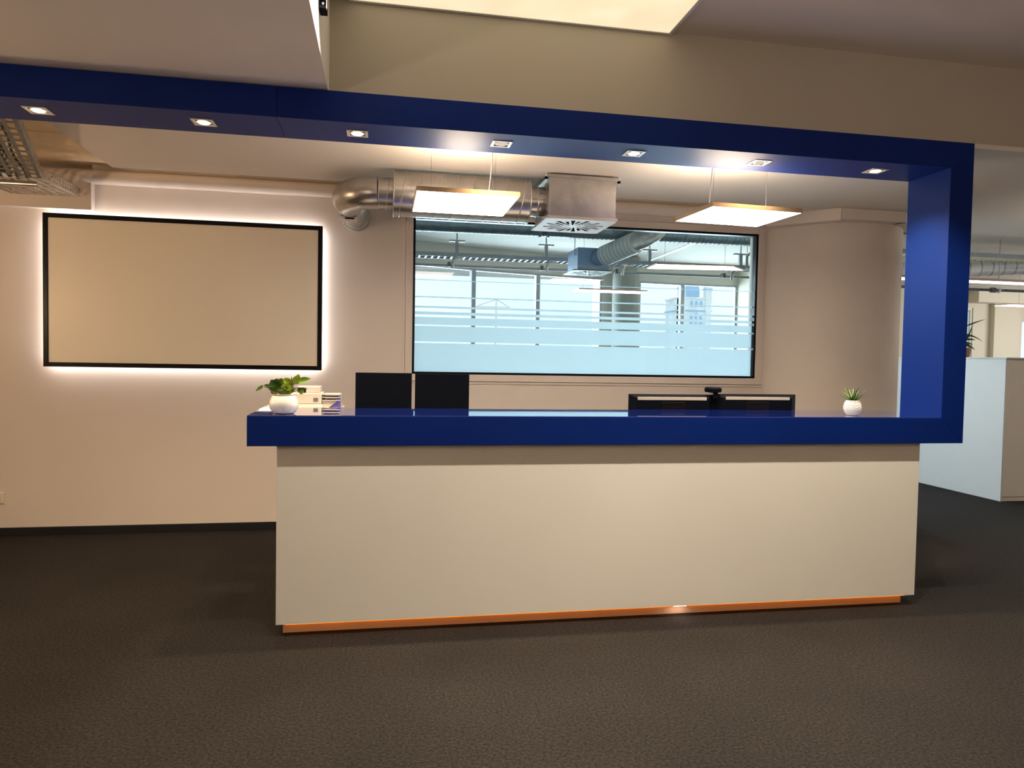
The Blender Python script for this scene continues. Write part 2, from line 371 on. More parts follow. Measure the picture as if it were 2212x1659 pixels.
box(-.5437, -.515, YP + .03, 4.75, .0665, ZSB).build('side_panel', 'panel', desk, bevel=.002)
box(3.26, 3.2887, YP + .03, 4.75, .0665, ZSB).build('side_panel', 'panel', desk, bevel=.002)
box(-.515, 3.245, 3.945, 4.70, 0, .0665).build('plinth', 'plinth', desk)
box(-.514, 3.259, 4.20, 4.95, .74, .765).build('worktop', 'white', desk, bevel=.002)
box(-.514, -.47, 4.88, 4.92, 0, .74).build('leg', 'greymetal', desk)
box(3.215, 3.259, 4.88, 4.92, 0, .74).build('leg', 'greymetal', desk)
box(-.50, 3.25, 3.918, 3.926, .052, .0660).build('led_strip', 'e_amber', desk)['label'] = 'glowing amber light strip under the front panel'
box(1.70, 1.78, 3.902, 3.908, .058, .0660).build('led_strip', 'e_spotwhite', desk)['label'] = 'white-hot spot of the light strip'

# ---------------------------------------------------------------- square downlights in the header
G = 'square downlights in the blue header beam'
dl_pos = [-1.728, -.940, -.151, .645, 1.430, 2.226, 3.012]
dl_lab = ['first lit square downlight from the left end of the blue header beam',
          'second square downlight from the left, lit, in the dark part of the header beam',
          'third square downlight from the left, lit, above the elbow duct',
          'middle square downlight of the blue header beam, fourth from the left, weakly lit',
          'lit square downlight of the header above the boxy air outlet, third from the right',
          'unlit-looking pale square downlight above the right pendant lamp',
          'lit square downlight nearest the blue post at the right end']
def downlight(dim):
    t = thing('square_downlight', dl_lab[0], 'downlight', (0, 0, ZBB), None)
    s = .056
    frame4(-s, s, -s, s, .017, 0, 1)
    f = MB()
    for a in ((-s, s, -s, -s + .016), (-s, s, s - .016, s), (-s, -s + .016, -s + .016, s - .016), (s - .016, s, -s + .016, s - .016)):
        f.box(a[0], a[1], a[2], a[3], ZBB - .004, ZBB)
    f.build('bezel', 'alu', t, bevel=.001)
    MB().lathe([(.038, -.001), (.036, -.0005)], 0, 0, ZBB - .001, 24).build('reflector', 'white', t)
    MB().lathe([(.012, -.002), (.026, -.004), (.027, -.006), (.010, -.0085)], 0, 0, ZBB, 20).build('bulb', 'e_bulb_dim' if dim else 'e_bulb', t)
    return t
bright0 = downlight(False); dim0 = downlight(True); used = {False: False, True: False}
for i, x in enumerate(dl_pos):
    dim = i in (3, 5); src = dim0 if dim else bright0
    o = src if not used[dim] else copy_tree(src); used[dim] = True
    o.location = (x, 4.015, ZBB); o['label'] = dl_lab[i]; o['group'] = G
    l = bpy.data.lights.new('downlight_lamp', 'SPOT'); l.energy = P_DOWN * (.5 if i == 3 else .35 if dim else 1); l.color = (1, .74, .46)
    l.spot_size = math.radians(125); l.spot_blend = .8; l.shadow_soft_size = .03
    lo = bpy.data.objects.new('downlight_lamp', l); COL.objects.link(lo); lo.location = (x, 4.015, ZBB - .02)

# ---------------------------------------------------------------- luminous ceiling panel in the raised bay
lp = thing('luminous_ceiling_panel', 'large luminous ceiling panel glowing warm white in the raised bay above the desk', 'ceiling light', (.7, 3.4, 3.386))
box(-.18, 1.585, 2.92, 3.905, 3.372, 3.380).build('diffuser', 'e_coffer', lp)
f = MB(); f.box(-.20, 1.605, 3.905, 3.925, 3.368, 3.386); f.box(-.20, 1.605, 2.90, 2.92, 3.368, 3.386); f.box(-.20, -.18, 2.92, 3.905, 3.368, 3.386); f.box(1.585, 1.605, 2.92, 3.905, 3.368, 3.386)
f.build('frame', 'white', lp, bevel=.002)
for i, (x, y) in enumerate([(x, 3.05) for x in KEYX] + [(x, 1.8) for x in REARX]):
    if i < 1 or True:
        zt = 3.386 if not (-.2 < x < 1.6 and y > 2.9) else 3.3715
        cs = thing('recessed_spotlight', 'recessed ceiling spotlight, %s from the left in the %s' % (['first', 'second', 'third', 'fourth', 'fifth', 'added sixth'][i if i < 6 else i - 6], 'row nearest the desk' if y > 3 else 'added unseen row away from the desk'), 'spotlight', (x, y, zt), 'recessed spotlights, %s row' % ('front' if y > 3 else 'added rear'))
        b = MB(); b.lathe([(.030, -.004), (.045, -.004), (.045, 0), (.030, 0)], x, y, zt, 24); b.f = b.f[:-2]; b.build('bezel', 'white', cs)
# unseen floor uplighters, added behind the camera for ambient light
for i, (x, y) in enumerate(UPX):
    ul = thing('added_uplighter', 'slim floor uplighter added unseen behind the viewer as fill, %s one' % ('left' if i == 0 else 'right'), 'floor lamp', (x, y, 0))
    MB().lathe([(.14, 0), (.14, .02), (.02, .03)], x, y, 0, 32).build('base', 'alu', ul)
    MB().tube([(x, y, .03), (x, y, 1.66)], .015, 12).build('pole', 'alu', ul)
    box(x - .2, x + .2, y - .2, y + .2, 1.66, 1.70).build('head', 'alu', ul, bevel=.005)
# small spotlight on the side of the bulkhead
sp = thing('bulkhead_spotlight', 'small black square spotlight fixed to the side of the ceiling bulkhead', 'spotlight', (-.28, 3.3, 3.03))
hs = MB(); hs.box(-.294, -.262, 3.285, 3.30, 3.025, 3.036); hs.box(-.294, -.289, 3.285, 3.30, 3.036, 3.15); hs.box(-.267, -.262, 3.285, 3.30, 3.036, 3.15); hs.box(-.294, -.262, 3.300, 3.36, 3.025, 3.15); hs.box(-.295, -.26, 3.30, 3.36, 3.15, 3.17)
hs.build('housing', 'black', sp, bevel=.001)
box(-.2625, -.2595, 3.283, 3.30, 3.025, 3.15).build('rim', 'alu', sp)
MB().lathe([(.003, 0), (.006, .006), (.003, .010)], -.277, 3.292, 3.043, 12).build('bulb', 'e_bulb_dim', sp)
box(-.284, -.270, 3.292, 3.299, 3.066, 3.085).build('reflector', 'label', sp)

# ---------------------------------------------------------------- framed screen with light behind
SX0, SX1, SZ0, SZ1 = -2.6592, -.5129, 1.3713, 2.5892
scr = thing('projection_screen', 'wide black framed projection screen lit from behind on the left of the back wall', 'screen', ((SX0 + SX1) / 2, YW, SZ0))
ft = .036; y0, y1 = YW - .085, YW - .05
def mitre(n, poly): MB().prism_xz(poly, y0, y1).build(n, 'black_gloss', scr, bevel=.003)
mitre('frame_bar', [(SX0, SZ0), (SX1, SZ0), (SX1 - ft, SZ0 + ft), (SX0 + ft, SZ0 + ft)])
mitre('frame_bar', [(SX0, SZ1), (SX0 + ft, SZ1 - ft), (SX1 - ft, SZ1 - ft), (SX1, SZ1)])
mitre('frame_bar', [(SX0, SZ0), (SX0 + ft, SZ0 + ft), (SX0 + ft, SZ1 - ft), (SX0, SZ1)])
mitre('frame_bar', [(SX1, SZ0), (SX1, SZ1), (SX1 - ft, SZ1 - ft), (SX1 - ft, SZ0 + ft)])
box(SX0 + ft, SX1 - ft, YW - .075, YW - .06, SZ0 + ft, SZ1 - ft).build('screen_surface', 'screen', scr)
q = .022
for a in ((SX0 + q, SX1 - q, SZ0 + q, SZ0 + q + .012), (SX0 + q, SX1 - q, SZ1 - q - .012, SZ1 - q), (SX0 + q, SX0 + q + .012, SZ0 + q, SZ1 - q), (SX1 - q - .012, SX1 - q, SZ0 + q, SZ1 - q)):
    box(a[0], a[1], YW - .049, YW - .030, a[2], a[3]).build('led_strip', 'e_halo', scr)
for x in (SX0 + .4, SX1 - .4): box(x - .05, x + .05, YW - .06, YW, 1.9, 2.1).build('wall_bracket', 'greymetal', scr)

# double socket on the back wall at the left edge
so = thing('wall_socket', 'cream wall socket low on the back wall at the far left', 'socket', (-3.03, YW, .263))
box(-3.075, -2.985, YW - .012, YW, .263, .353).build('cover_plate', 'cream', so, bevel=.003)
MB().tube([(-3.03, YW - .013, .308), (-3.03, YW - .0135, .308)], .024, 20).build('socket_face', 'cabinet2', so)
box(-3.063, -2.997, YW - .0145, YW - .012, .275, .341).build('insert', 'cream', so, bevel=.001)

# ---------------------------------------------------------------- pendants
def pendant(label, c, rot, wx, wy, cords, up):
    t = thing('pendant_panel_lamp', label, 'pendant lamp', (c[0], c[1], 2.45), 'flat pendant panel lamps behind the desk')
    X, Y = c
    z = 2.45; hx, hy = wx / 2, wy / 2
    box(X - hx + .006, X + hx - .006, Y - hy + .006, Y + hy - .006, z - .002, z + .004).build('diffuser', 'e_pend', t)
    f = MB(); f.box(X - hx, X + hx, Y - hy, Y - hy + .006, z - .001, z + .026); f.box(X - hx, X + hx, Y + hy - .006, Y + hy, z - .001, z + .026)
    f.box(X - hx, X - hx + .006, Y - hy + .006, Y + hy - .006, z - .001, z + .026); f.box(X + hx - .006, X + hx, Y - hy + .006, Y + hy - .006, z - .001, z + .026)
    f.box(X - hx + .006, X + hx - .006, Y - hy + .006, Y + hy - .006, z + .018, z + .024)
    f.build('frame', 'lampedge', t)
    box(X - hx * .72, X + hx * .72, Y - hy * .72, Y + hy * .72, z + .027, z + .042).build('driver_housing', 'alu', t, bevel=.002)
    box(X - hx * .62 * up, X + hx * .62 * up, Y - hy * .05, Y + hy * .70, z + .0425, z + .044).build('upper_diffuser', 'e_up', t)
    for x in cords[1:]:
        MB().tube([(X + x, Y, z + .04), (X + x, Y, 2.872)], .0011, 6).build('suspension_wire', 'greymetal', t)
        MB().lathe([(.009, 0), (.006, .012), (.002, .016)], X + x, Y, z + .045, 12).build('wire_grip', 'white', t)
    cx0 = cords[0]
    path = [(X + cx0, Y, z + .044), (X + cx0 - .002, Y, z + .10), (X + cx0 + .006, Y, z + .20), (X + cx0 + .014, Y, z + .30), (X + cx0 + .012, Y, 2.872)]
    MB().tube(path, .0035, 8).build('power_cord', 'white', t)
    t.rotation_euler = (0, 0, rot)
    return t
pendant('left flat square pendant lamp hanging in front of the round duct', (.478, 4.43), 0, .605, .60, (.165, -.20, .20), .6)
pendant('right flat pendant lamp hanging free near the round column', (2.26, 4.35), math.radians(3.5), .625, .50, (-.195, -.17, .215), 1)

pendant('flat pendant lamp added unseen further right, past the round column', (6.3, 4.7), 0, .46, .46, (.165, -.20, .20), 1)  # unseen pendant added to brighten ceiling, column and cabinet at right
# ---------------------------------------------------------------- air duct over the window
DY, DZ = 5.33, 2.692
du = thing('ventilation_duct', 'round galvanised spiral duct with a fat silencer and an elbow turning into the wall', 'duct', (.3, DY, DZ))
R1, R0 = .163, .110
MB().tube([(.062, DY, DZ), (1.065, DY, DZ)], R1, 48).build('silencer', 'galv', du)
MB().ring_x(.062, DY, DZ, R1 + .002, .005).build('silencer_flange', 'galv2', du)
MB().ring_x(1.062, DY, DZ, R1 + .002, .005).build('silencer_flange', 'galv2', du)
for k in range(8): MB().ring_x(.13 + k * .125, DY, DZ, R1 + .0005, .0045, slant=.028).build('seam', 'galv2', du)
arc = []
for k in range(0, 17):
    a = math.radians(86 * k / 16); arc.append((-.05 - .225 * math.sin(a), DY + .225 * (1 - math.cos(a)), DZ - .012 * k / 16))
arc.append((-.264, 5.62, DZ - .014))
MB().tube([(.062, DY, DZ), (-.049, DY, DZ)], R0, 40).build('straight_section', 'galv', du)
MB().tube(arc, R0 + .006, 40).build('elbow', 'galv', du)
MB().tube([(-.264, 5.60, DZ - .012), (-.24, YW, DZ)], R0, 40).build('wall_section', 'galv2', du)
MB().ring_x(-.045, DY, DZ, R0 + .001, .004).build('seam', 'galv2', du)
MB().ring_x(.022, DY, DZ, R0 + .001, .0028, slant=.015).build('seam', 'galv2', du)
def ring_y(x, y, z, R, r, n=40, m=6):
    b = MB().ring_x(0, 0, 0, R, r, 0, n, m); b.v = [(x + p[1], y + p[0], z + p[2]) for p in b.v]; return b
for yy, rr in ((5.62, .008), (5.72, .006), (5.95, .004), (6.12, .004), (YW - .012, .012)):
    ring_y(-.24 - .024 * (YW - yy) / .7, yy, DZ, R0 + .002, rr).build('seam', 'galv2', du)
MB().tube([(1.062, DY, DZ), (1.19, DY, DZ)], R0, 40).build('outlet_section', 'galv', du)
MB().ring_x(1.13, DY, DZ, R0 + .001, .005).build('seam', 'galv2', du)
for x in (.35, 1.10):
    MB().tube([(x, DY, DZ + .105), (x, DY, 2.872)], .004, 8).build('hanger_rod', 'galv2', du)
# damper actuator under the wall stub
dm = box(-.355, -.21, 5.66, 5.74, 2.545, 2.571).build('damper_actuator', 'label', du, bevel=.003)
box(-.30, -.23, 5.657, 5.66, 2.552, 2.564).build('label_print', 'black', dm)
box(-.33, -.23, 5.67, 5.73, 2.571, 2.62).build('damper_bracket', 'galv2', du, bevel=.003)

# plenum box and its swirl outlet
px = thing('air_outlet_box', 'boxy galvanised air outlet with a square swirl grille, hanging beside the round duct', 'air outlet', (1.43, 5.38, 2.53))
bxm = box(1.185, 1.70, 5.14, 5.62, 2.548, 2.845).build('plenum_box', 'galv', px, bevel=.004)
f = MB(); f.box(1.175, 1.71, 5.125, 5.14, 2.835, 2.858); f.box(1.175, 1.71, 5.62, 5.635, 2.835, 2.858); f.box(1.170, 1.185, 5.14, 5.62, 2.835, 2.858); f.box(1.70, 1.715, 5.14, 5.62, 2.835, 2.858)
f.build('top_flange', 'galv', px, bevel=.002)
for (x, z) in ((1.40, 2.80), (1.47, 2.80), (1.33, 2.68), (1.43, 2.68), (1.43, 2.665), (1.62, 2.74), (1.64, 2.74)):
    MB().tube([(x, 5.141, z), (x, 5.136, z)], .004, 8).build('rivet', 'label', px)
for (x, y) in ((1.165, 5.15), (1.722, 5.15), (1.165, 5.60), (1.722, 5.60)):
    MB().tube([(x, y, 2.80), (x, y, 2.872)], .0035, 8).build('hanger_rod', 'white', px)
    MB().lathe([(.006, 0), (.014, .004), (.014, .016), (.006, .020)], x, y, 2.822, 12).build('hanger_clamp', 'black', px)
def swirl(cx, cy, z, half, n, parent, m1='cabinet', m2='black'):
    N = n * 2; rings = []
    def ray(a, r): return (cx + r * math.cos(a), cy + r * math.sin(a))
    def sq(a):
        c, s_ = math.cos(a), math.sin(a); k = half / max(abs(c), abs(s_)); return (cx + k * c, cy + k * s_)
    b = MB(); b.smooth = False
    V = []
    for i in range(N):
        a = (i // 2) * 4 * math.pi / N + (i % 2) * 4 * math.pi / N * .60 + math.radians(4)
        o = half * (.86 if (i // 2) % 2 == 0 else .70); inn = half * (.16 if (i // 2) % 2 == 0 else .34)
        tw = math.radians(7)
        V.append([ray(a, .02 * half), ray(a, half * .14), ray(a, inn), ray(a + tw, o), ray(a + tw, half * .90), sq(a)])
    for i in range(N):
        a = V[i]; c = V[(i + 1) % N]
        if i % 2 == 0: segs = (0, 1, 3, 4)
        else:
            segs = (0, 1, 2, 3, 4)
        for s_ in segs:
            if i % 2 == 0 and s_ == 2: continue
            q4 = [a[s_], a[s_ + 1], c[s_ + 1], c[s_]]
            k = len(b.v); b.v += [(p[0], p[1], z) for p in q4]; b.f.append((k, k + 1, k + 2, k + 3))
    g = b.build('swirl_grille', m1, parent)
    d = g.modifiers.new('weld', 'WELD'); d.merge_threshold = .0005
    d = g.modifiers.new('solid', 'SOLIDIFY'); d.thickness = .003
    box(cx - half * .92, cx + half * .92, cy - half * .92, cy + half * .92, z + .010, z + .012).build('dark_backing', m2, parent)
    MB().lathe([(.0, -.004), (half * .05, -.003), (half * .05, 0)], cx, cy, z, 12).build('centre_screw', 'alu', parent)
swirl(1.43, 5.355, 2.530, .268, 24, px)
f = MB(); h = .272; X, Y = 1.43, 5.355
f.box(X - h, X + h, Y - h, Y - h + .004, 2.529, 2.548); f.box(X - h, X + h, Y + h - .004, Y + h, 2.529, 2.548); f.box(X - h, X - h + .004, Y - h, Y + h, 2.529, 2.548); f.box(X + h - .004, X + h, Y - h, Y + h, 2.529, 2.548)
f.build('grille_frame', 'alu', px)

# ---------------------------------------------------------------- perforated cable tray, upper left
def frame2d(p0, p1):
    d = Vector((p1[0] - p0[0], p1[1] - p0[1], 0)); L = d.length; d.normalize(); n = Vector((-d.y, d.x, 0)); return Vector((p0[0], p0[1], 0)), d, n, L
def tray_bottom(p0, p1, width, z, nc, nr):
    o, d, n, L = frame2d(p0, p1); b = MB()
    cw = width / nc; rl = L / nr; bar = cw * .42; br = rl * .26
    def quad(u0, u1, v0, v1):
        b.add([tuple(o + d * u + n * v + Vector((0, 0, z))) for u, v in ((u0, v0), (u1, v0), (u1, v1), (u0, v1))], [(0, 1, 2, 3)])
    for c in range(nc):
        v0 = c * cw
        quad(0, L, v0, v0 + bar)
        off = (c % 2) * .5
        for r in range(nr + 1):
            u0 = max(0, (r + off) * rl - br / 2); u1 = min(L, (r + off) * rl + br / 2)
            if u1 > u0: quad(u0, u1, v0 + bar, v0 + cw)
    quad(0, L, width - .004, width)
    return b
def tray_side(p0, p1, z0, z1, nr, voff=0.):
    o, d, n, L = frame2d(p0, p1); b = MB(); o = o + n * voff
    zs = [z0, z0 + (z1 - z0) * .2, z0 + (z1 - z0) * .42, z0 + (z1 - z0) * .58, z0 + (z1 - z0) * .8, z1]
    def quad(u0, u1, a, c): b.add([tuple(o + d * u + Vector((0, 0, zz))) for u, zz in ((u0, a), (u1, a), (u1, c), (u0, c))], [(0, 1, 2, 3)])
    for k in (0, 2, 4): quad(0, L, zs[k], zs[k + 1])
    rl = L / nr
    for k in (1, 3):
        for r in range(nr):
            quad(r * rl, r * rl + rl * .55, zs[k], zs[k + 1])
    return b
tr = thing('cable_tray', 'perforated steel cable tray with dark cables under the ceiling at the upper left', 'cable tray', (-2.3, 5.4, 2.72))
K0, K1, K2 = (-1.62, 3.90), (-2.401, 5.624), (-2.37, 6.20)
K0 = (-1.921 + .1034, 4.232 - .30)
TW = .46
tray_bottom(K0, K1, TW, 2.72, 8, 14).build('tray_bottom', 'cablecol', tr, solid=.002)  # galvanised steel given a dark colour for the shade on its underside
tray_side(K0, K1, 2.72, 2.785, 44).build('side_rail', 'galv2', tr, solid=.002)
tray_side(K0, K1, 2.72, 2.785, 44, TW).build('side_rail', 'galv2', tr, solid=.002)
tray_bottom(K1, K2, .50, 2.722, 8, 9).build('tray_bottom', 'galv2', tr, solid=.002)
tray_side(K1, K2, 2.72, 2.785, 15).build('side_rail', 'galv', tr, solid=.002)
tray_side(K1, K2, 2.72, 2.785, 15, .50).build('side_rail', 'galv2', tr, solid=.002)
MB().tube([(-3.5, 5.66, 2.685), (-2.44, 5.66, 2.685)], .020, 16).build('support_rail', 'galv', tr)['label'] = 'shiny round support bar under the tray'
for x in (-2.5, -3.3):
    MB().tube([(x, 5.66, 2.69), (x, 5.66, 2.99)], .005, 8).build('hanger_rod', 'galv2', tr)
o_, d_, n_, L_ = frame2d(K0, K1)
for k in range(7):
    v = .10 + k * .05; pts_ = []
    for i in range(9):
        u = i / 8 * (L_ + .3); p = o_ + d_ * u + n_ * (v + .012 * math.sin(i * 1.7 + k)) + Vector((0, 0, 2.735 + .008 * (k % 3))); pts_.append(tuple(p))
    MB().tube(pts_, .008 + .002 * (k % 3), 8).build('cable', 'cablecol', tr)
for r in range(14):
    u = .1 + r * .125
    a = o_ + d_ * u + n_ * .16 + Vector((0, 0, 2.728)); b = o_ + d_ * u + n_ * .44 + Vector((0, 0, 2.728))
    MB().tube([tuple(a), tuple(b)], .012, 6).build('cable', 'cablecol', tr)

# ---------------------------------------------------------------- monitors
def flat_monitor(label, x0, x1, y, ztop, zbot, g):
    t = thing('monitor', label, 'monitor', ((x0 + x1) / 2, y + .1, .765), g)
    box(x0, x1, y, y + .012, zbot, ztop).build('back_shell', 'black', t, bevel=.003)
    box(x0 + .004, x1 - .004, y + .012, y + .020, zbot + .004, ztop - .004).build('display', 'black_gloss', t)
    xm = (x0 + x1) / 2
    box(xm - .035, xm + .035, y - .045, y, zbot + .10, zbot + .2).build('mount', 'black', t, bevel=.004)
    box(xm - .022, xm + .022, y - .075, y - .045, .777, zbot + .2).build('stand_column', 'black', t, bevel=.004)
    box(xm - .12, xm + .12, y - .11, y + .10, .765, .777).build('stand_base', 'black', t, bevel=.004)
    return t
Ym = 4.75
def sx(x, Y): return x * Y / 4.5
m1 = flat_monitor('left upright monitor seen from behind, plain black back', sx(-.166, Ym), sx(.180, Ym), Ym, 1.392, .84, 'two plain black upright monitors')
m2 = flat_monitor('right upright monitor seen from behind, beside its twin, below the interior window', sx(.200, Ym), sx(.542, Ym), Ym, 1.390, .84, 'two plain black upright monitors')
def wide_monitor(label, x0, x1, y, ztop, h, s):
    t = thing('monitor', label, 'monitor', ((x0 + x1) / 2, y + .1, .765), 'two wide monitors side by side')
    zb = ztop - h; xm = (x0 + x1) / 2
    b = MB().prism_xz([(x0, zb), (x1, zb), (x1, ztop), (x0, ztop)], y + .02, y + .035); b.build('display', 'black_gloss', t, bevel=.002)
    i = .045
    sh = MB(); A = [(x0, zb), (x1, zb), (x1, ztop), (x0, ztop)]; B = [(x0 + i, zb + i), (x1 - i, zb + i), (x1 - i, ztop - i * .55), (x0 + i, ztop - i * .55)]
    sh.add([(p[0], y + .02, p[1]) for p in A] + [(p[0], y - .012, p[1]) for p in B], [(4, 5, 6, 7)] + [(k, (k + 1) % 4, (k + 1) % 4 + 4, k + 4) for k in range(4)])
    sh.build('back_shell', 'black', t, bevel=.002)
    # vent ledge in pale aluminium, and the recess of the mount
    box(x0 + .05 + (.0 if s < 0 else .02), x1 - .065, y - .0155, y - .010, ztop - .038, ztop - .017).build('vent_strip', 'alu', t, bevel=.001)
    box(xm - .085, xm + .085, y - .017, y - .011, ztop - .20, ztop - .050).build('mount_recess', 'black_gloss', t, bevel=.002)
    box(xm - .07, xm + .07, y - .0195, y - .016, ztop - .064, ztop - .058).build('recess_edge', 'black_gloss', t)
    box(xm - .03, xm + .03, y - .06, y - .015, .777, ztop - .14).build('stand_column', 'black', t, bevel=.004)
    box(xm - .13, xm + .13, y - .12, y + .10, .765, .777).build('stand_base', 'black', t, bevel=.004)
    return t
Yw_ = 4.5
wide_monitor('left one of two wide monitors seen from behind on the right of the desk', 1.616, 2.219, Yw_, 1.279, .36, -1)
wide_monitor('right one of two wide monitors seen from behind, nearest the blue post', 2.223, 2.831, Yw_, 1.285, .36, 1)
wc = thing('webcam', 'small round flattened black webcam sitting where the two wide monitors meet', 'webcam', (2.21, 4.515, 1.282))
MB().lathe([(.020, .012), (.052, .014), (.057, .022), (.057, .040), (.050, .047), (.02, .049)], 2.215, 4.52, 1.282, 32).build('body', 'black', wc)
box(2.195, 2.235, 4.49, 4.535, 1.286, 1.296).build('clamp', 'label', wc, bevel=.002)
box(2.198, 2.232, 4.478, 4.4865, 1.255, 1.296).build('clip', 'black', wc, bevel=.002)

# ---------------------------------------------------------------- return cabinet, printer, trays, folder (left, behind the counter)
rc = thing('side_cabinet', 'low white side cabinet behind the left end of the counter', 'cabinet', (-.45, 4.98, 0))
box(-.735, -.275, 4.50, 5.15, 1.150, 1.170).build('top', 'offwhite', rc, bevel=.002)
box(-.60, -.26, 4.97, 5.13, 0, 1.150).build('body', 'offwhite', rc, bevel=.002)
pr = thing('label_printer', 'white desktop printer behind the potted plant on the counter', 'printer', (-.48, 4.72, 1.17))
box(-.56, -.375, 4.60, 4.82, 1.193, 1.262).build('body', 'offwhite', pr, bevel=.006)
box(-.53, -.39, 4.63, 4.80, 1.262, 1.302).build('paper_feed', 'offwhite', pr, bevel=.004)
box(-.56, -.37, 4.59, 4.82, 1.170, 1.192).build('paper_drawer', 'cream', pr, bevel=.003)
box(-.425, -.398, 4.597, 4.60, 1.212, 1.232).build('display', 'cablecol', pr)
tt = thing('letter_tray', 'white stacked letter tray beside the printer behind the counter', 'letter tray', (-.32, 4.68, 1.17))
for k in range(3):
    z = 1.215 + k * .018
    box(-.372, -.262, 4.60, 4.78, z, z + .005).build('shelf', 'offwhite', tt, bevel=.001)
for x in (-.372, -.268):
    box(x, x + .006, 4.70, 4.78, 1.17, 1.256).build('side_wall', 'offwhite', tt)
MB().prism_xz([(-.372, 1.170), (-.335, 1.170), (-.28, 1.213), (-.372, 1.213)], 4.61, 4.615).build('front_plate', 'offwhite', tt)
fo = tag(MB().prism_xz([(-.345, 1.17), (-.262, 1.17), (-.262, 1.243), (-.272, 1.243)], 4.625, 4.645).build('folder', 'indigo', bevel=.001), 'violet blue folder standing at the letter tray behind the counter', 'folder')

# ---------------------------------------------------------------- potted plants on the counter
def leaf_mesh(base, tip, w, cup=.15, up=Vector((0, 0, 1)), round_=True, n=7):
    base = Vector(base); tip = Vector(tip); d = tip - base; L = d.length; t = d.normalized(); s = t.cross(up)
    if s.length < .1: s = t.cross(Vector((0, 1, 0)))
    s.normalize(); nn = s.cross(t).normalized(); b = MB(); b.smooth = True
    for i in range(n + 1):
        u = i / n
        prof = (math.sin(math.pi * min(1, u ** (.8 if round_ else .6)) * .97 + .03)) if round_ else (1 - u) ** .7 * min(1, .45 + u * 3)
        hw = max(.0006, w / 2 * prof); p = base + t * (L * u) - nn * (cup * L * (u - .5) ** 2)
        b.v += [tuple(p - s * hw + nn * hw * .35), tuple(p - nn * 0), tuple(p + s * hw + nn * hw * .35)]
    for i in range(n):
        k = i * 3; b.f += [(k, k + 1, k + 4, k + 3), (k + 1, k + 2, k + 5, k + 4)]
    return b
pX, pY, pZ = -.519, 3.965, ZST
p1 = thing('potted_plant', 'round-leaved green plant in a squat white pot on the left end of the counter', 'potted plant', (pX, pY, pZ))
MB().lathe([(.044, 0), (.058, .006), (.072, .026), (.0765, .046), (.074, .066), (.066, .086), (.0605, .098), (.0625, .1045), (.058, .105), (.054, .096), (.052, .088)], pX, pY, pZ, 48).build('pot', 'whitegloss', p1)
MB().lathe([(.001, .0885), (.04, .0895), (.0535, .090), (.052, .086)], pX, pY, pZ + .004, 24).build('soil', 'clay', p1)
def P(u, v, dy=0):  # offsets in metres from the centre of the rim, measured on the photograph at 393 px a metre
    return Vector((pX + (u - 613) / 393, pY + dy, pZ + .1 + (852 - v) / 393))
leaves = [ # base(u,v) tip(u,v) width dy material
    ((628, 832), (622, 817), .034, .00, 'leafyl'), ((633, 830), (643, 808), .040, .005, 'leafyl'), ((640, 824), (668, 817), .030, -.01, 'leaf'),
    ((572, 832), (557, 844), .016, -.01, 'leaf'), ((590, 836), (572, 831), .016, .01, 'leaf'),
    ((650, 836), (656, 848), .026, .01, 'leafdk'), ((640, 846), (650, 838), .026, .01, 'leafdk'), ((646, 850), (653, 840), .022, -.02, 'leaf')]
for k in range(46):
    u = random.uniform(586, 628); v = random.uniform(820, 849); a = random.uniform(-.9, .9)
    leaves.append(((u, v + 5), (u + 10 * math.sin(a) * 1.6, v - 7 * math.cos(a)), random.uniform(.030, .044), random.uniform(-.035, .035), random.choice(['leaf', 'leafdk', 'leafdk', 'leafyl'])))
for (b, t, wd, dy, mt) in leaves:
    leaf_mesh(P(*b, dy), P(*t, dy - random.uniform(-.01, .012)), wd * random.uniform(1.05, 1.25), .2, up=Vector((random.uniform(-.4, .4), -1, random.uniform(-.3, .4))).normalized()).build('leaf', mt, p1)
for (a, m_, b, dy) in (((626, 850), (627, 838), (628, 814), .0), ((612, 850), (640, 836), (660, 838), -.005), ((600, 848), (604, 822), (590, 821), .01), ((604, 822), (616, 820), (636, 840), .0), ((606, 850), (590, 846), (574, 832), -.01), ((590, 836), (580, 834), (572, 836), 0), ((620, 850), (640, 842), (652, 848), .01)):
    MB().tube([tuple(P(*a, dy)), tuple(P(*m_, dy)), tuple(P(*b, dy))], .0022, 6).build('stem', 'stem', p1)

qX, qY = 2.888, 3.985
p2 = thing('potted_succulent', 'spiky green succulent in a small ribbed white pot on the right end of the counter', 'potted plant', (qX, qY, ZST))
prof = [(.030, 0), (.036, .004), (.047, .018), (.0535, .036), (.055, .052), (.052, .068), (.046, .082), (.039, .0925), (.036, .094), (.033, .090), (.031, .080)]
pr2 = []
for i in range(len(prof) - 1):
    for k in range(3): pr2.append((prof[i][0] + (prof[i + 1][0] - prof[i][0]) * k / 3, prof[i][1] + (prof[i + 1][1] - prof[i][1]) * k / 3))
pr2.append(prof[-1])
MB().lathe(pr2, qX, qY, ZST, 144, wob=lambda a, z: -.11 * abs(math.sin(9 * (a + (z * 22 if math.sin(a * 2 + .5) > 0 else -z * 22)))) * (1 if .006 < z < .088 else 0)).build('pot', 'whitegloss', p2)
MB().lathe([(.001, .084), (.02, .086), (.032, .084), (.031, .080)], qX, qY, ZST, 20).build('soil', 'soil', p2)
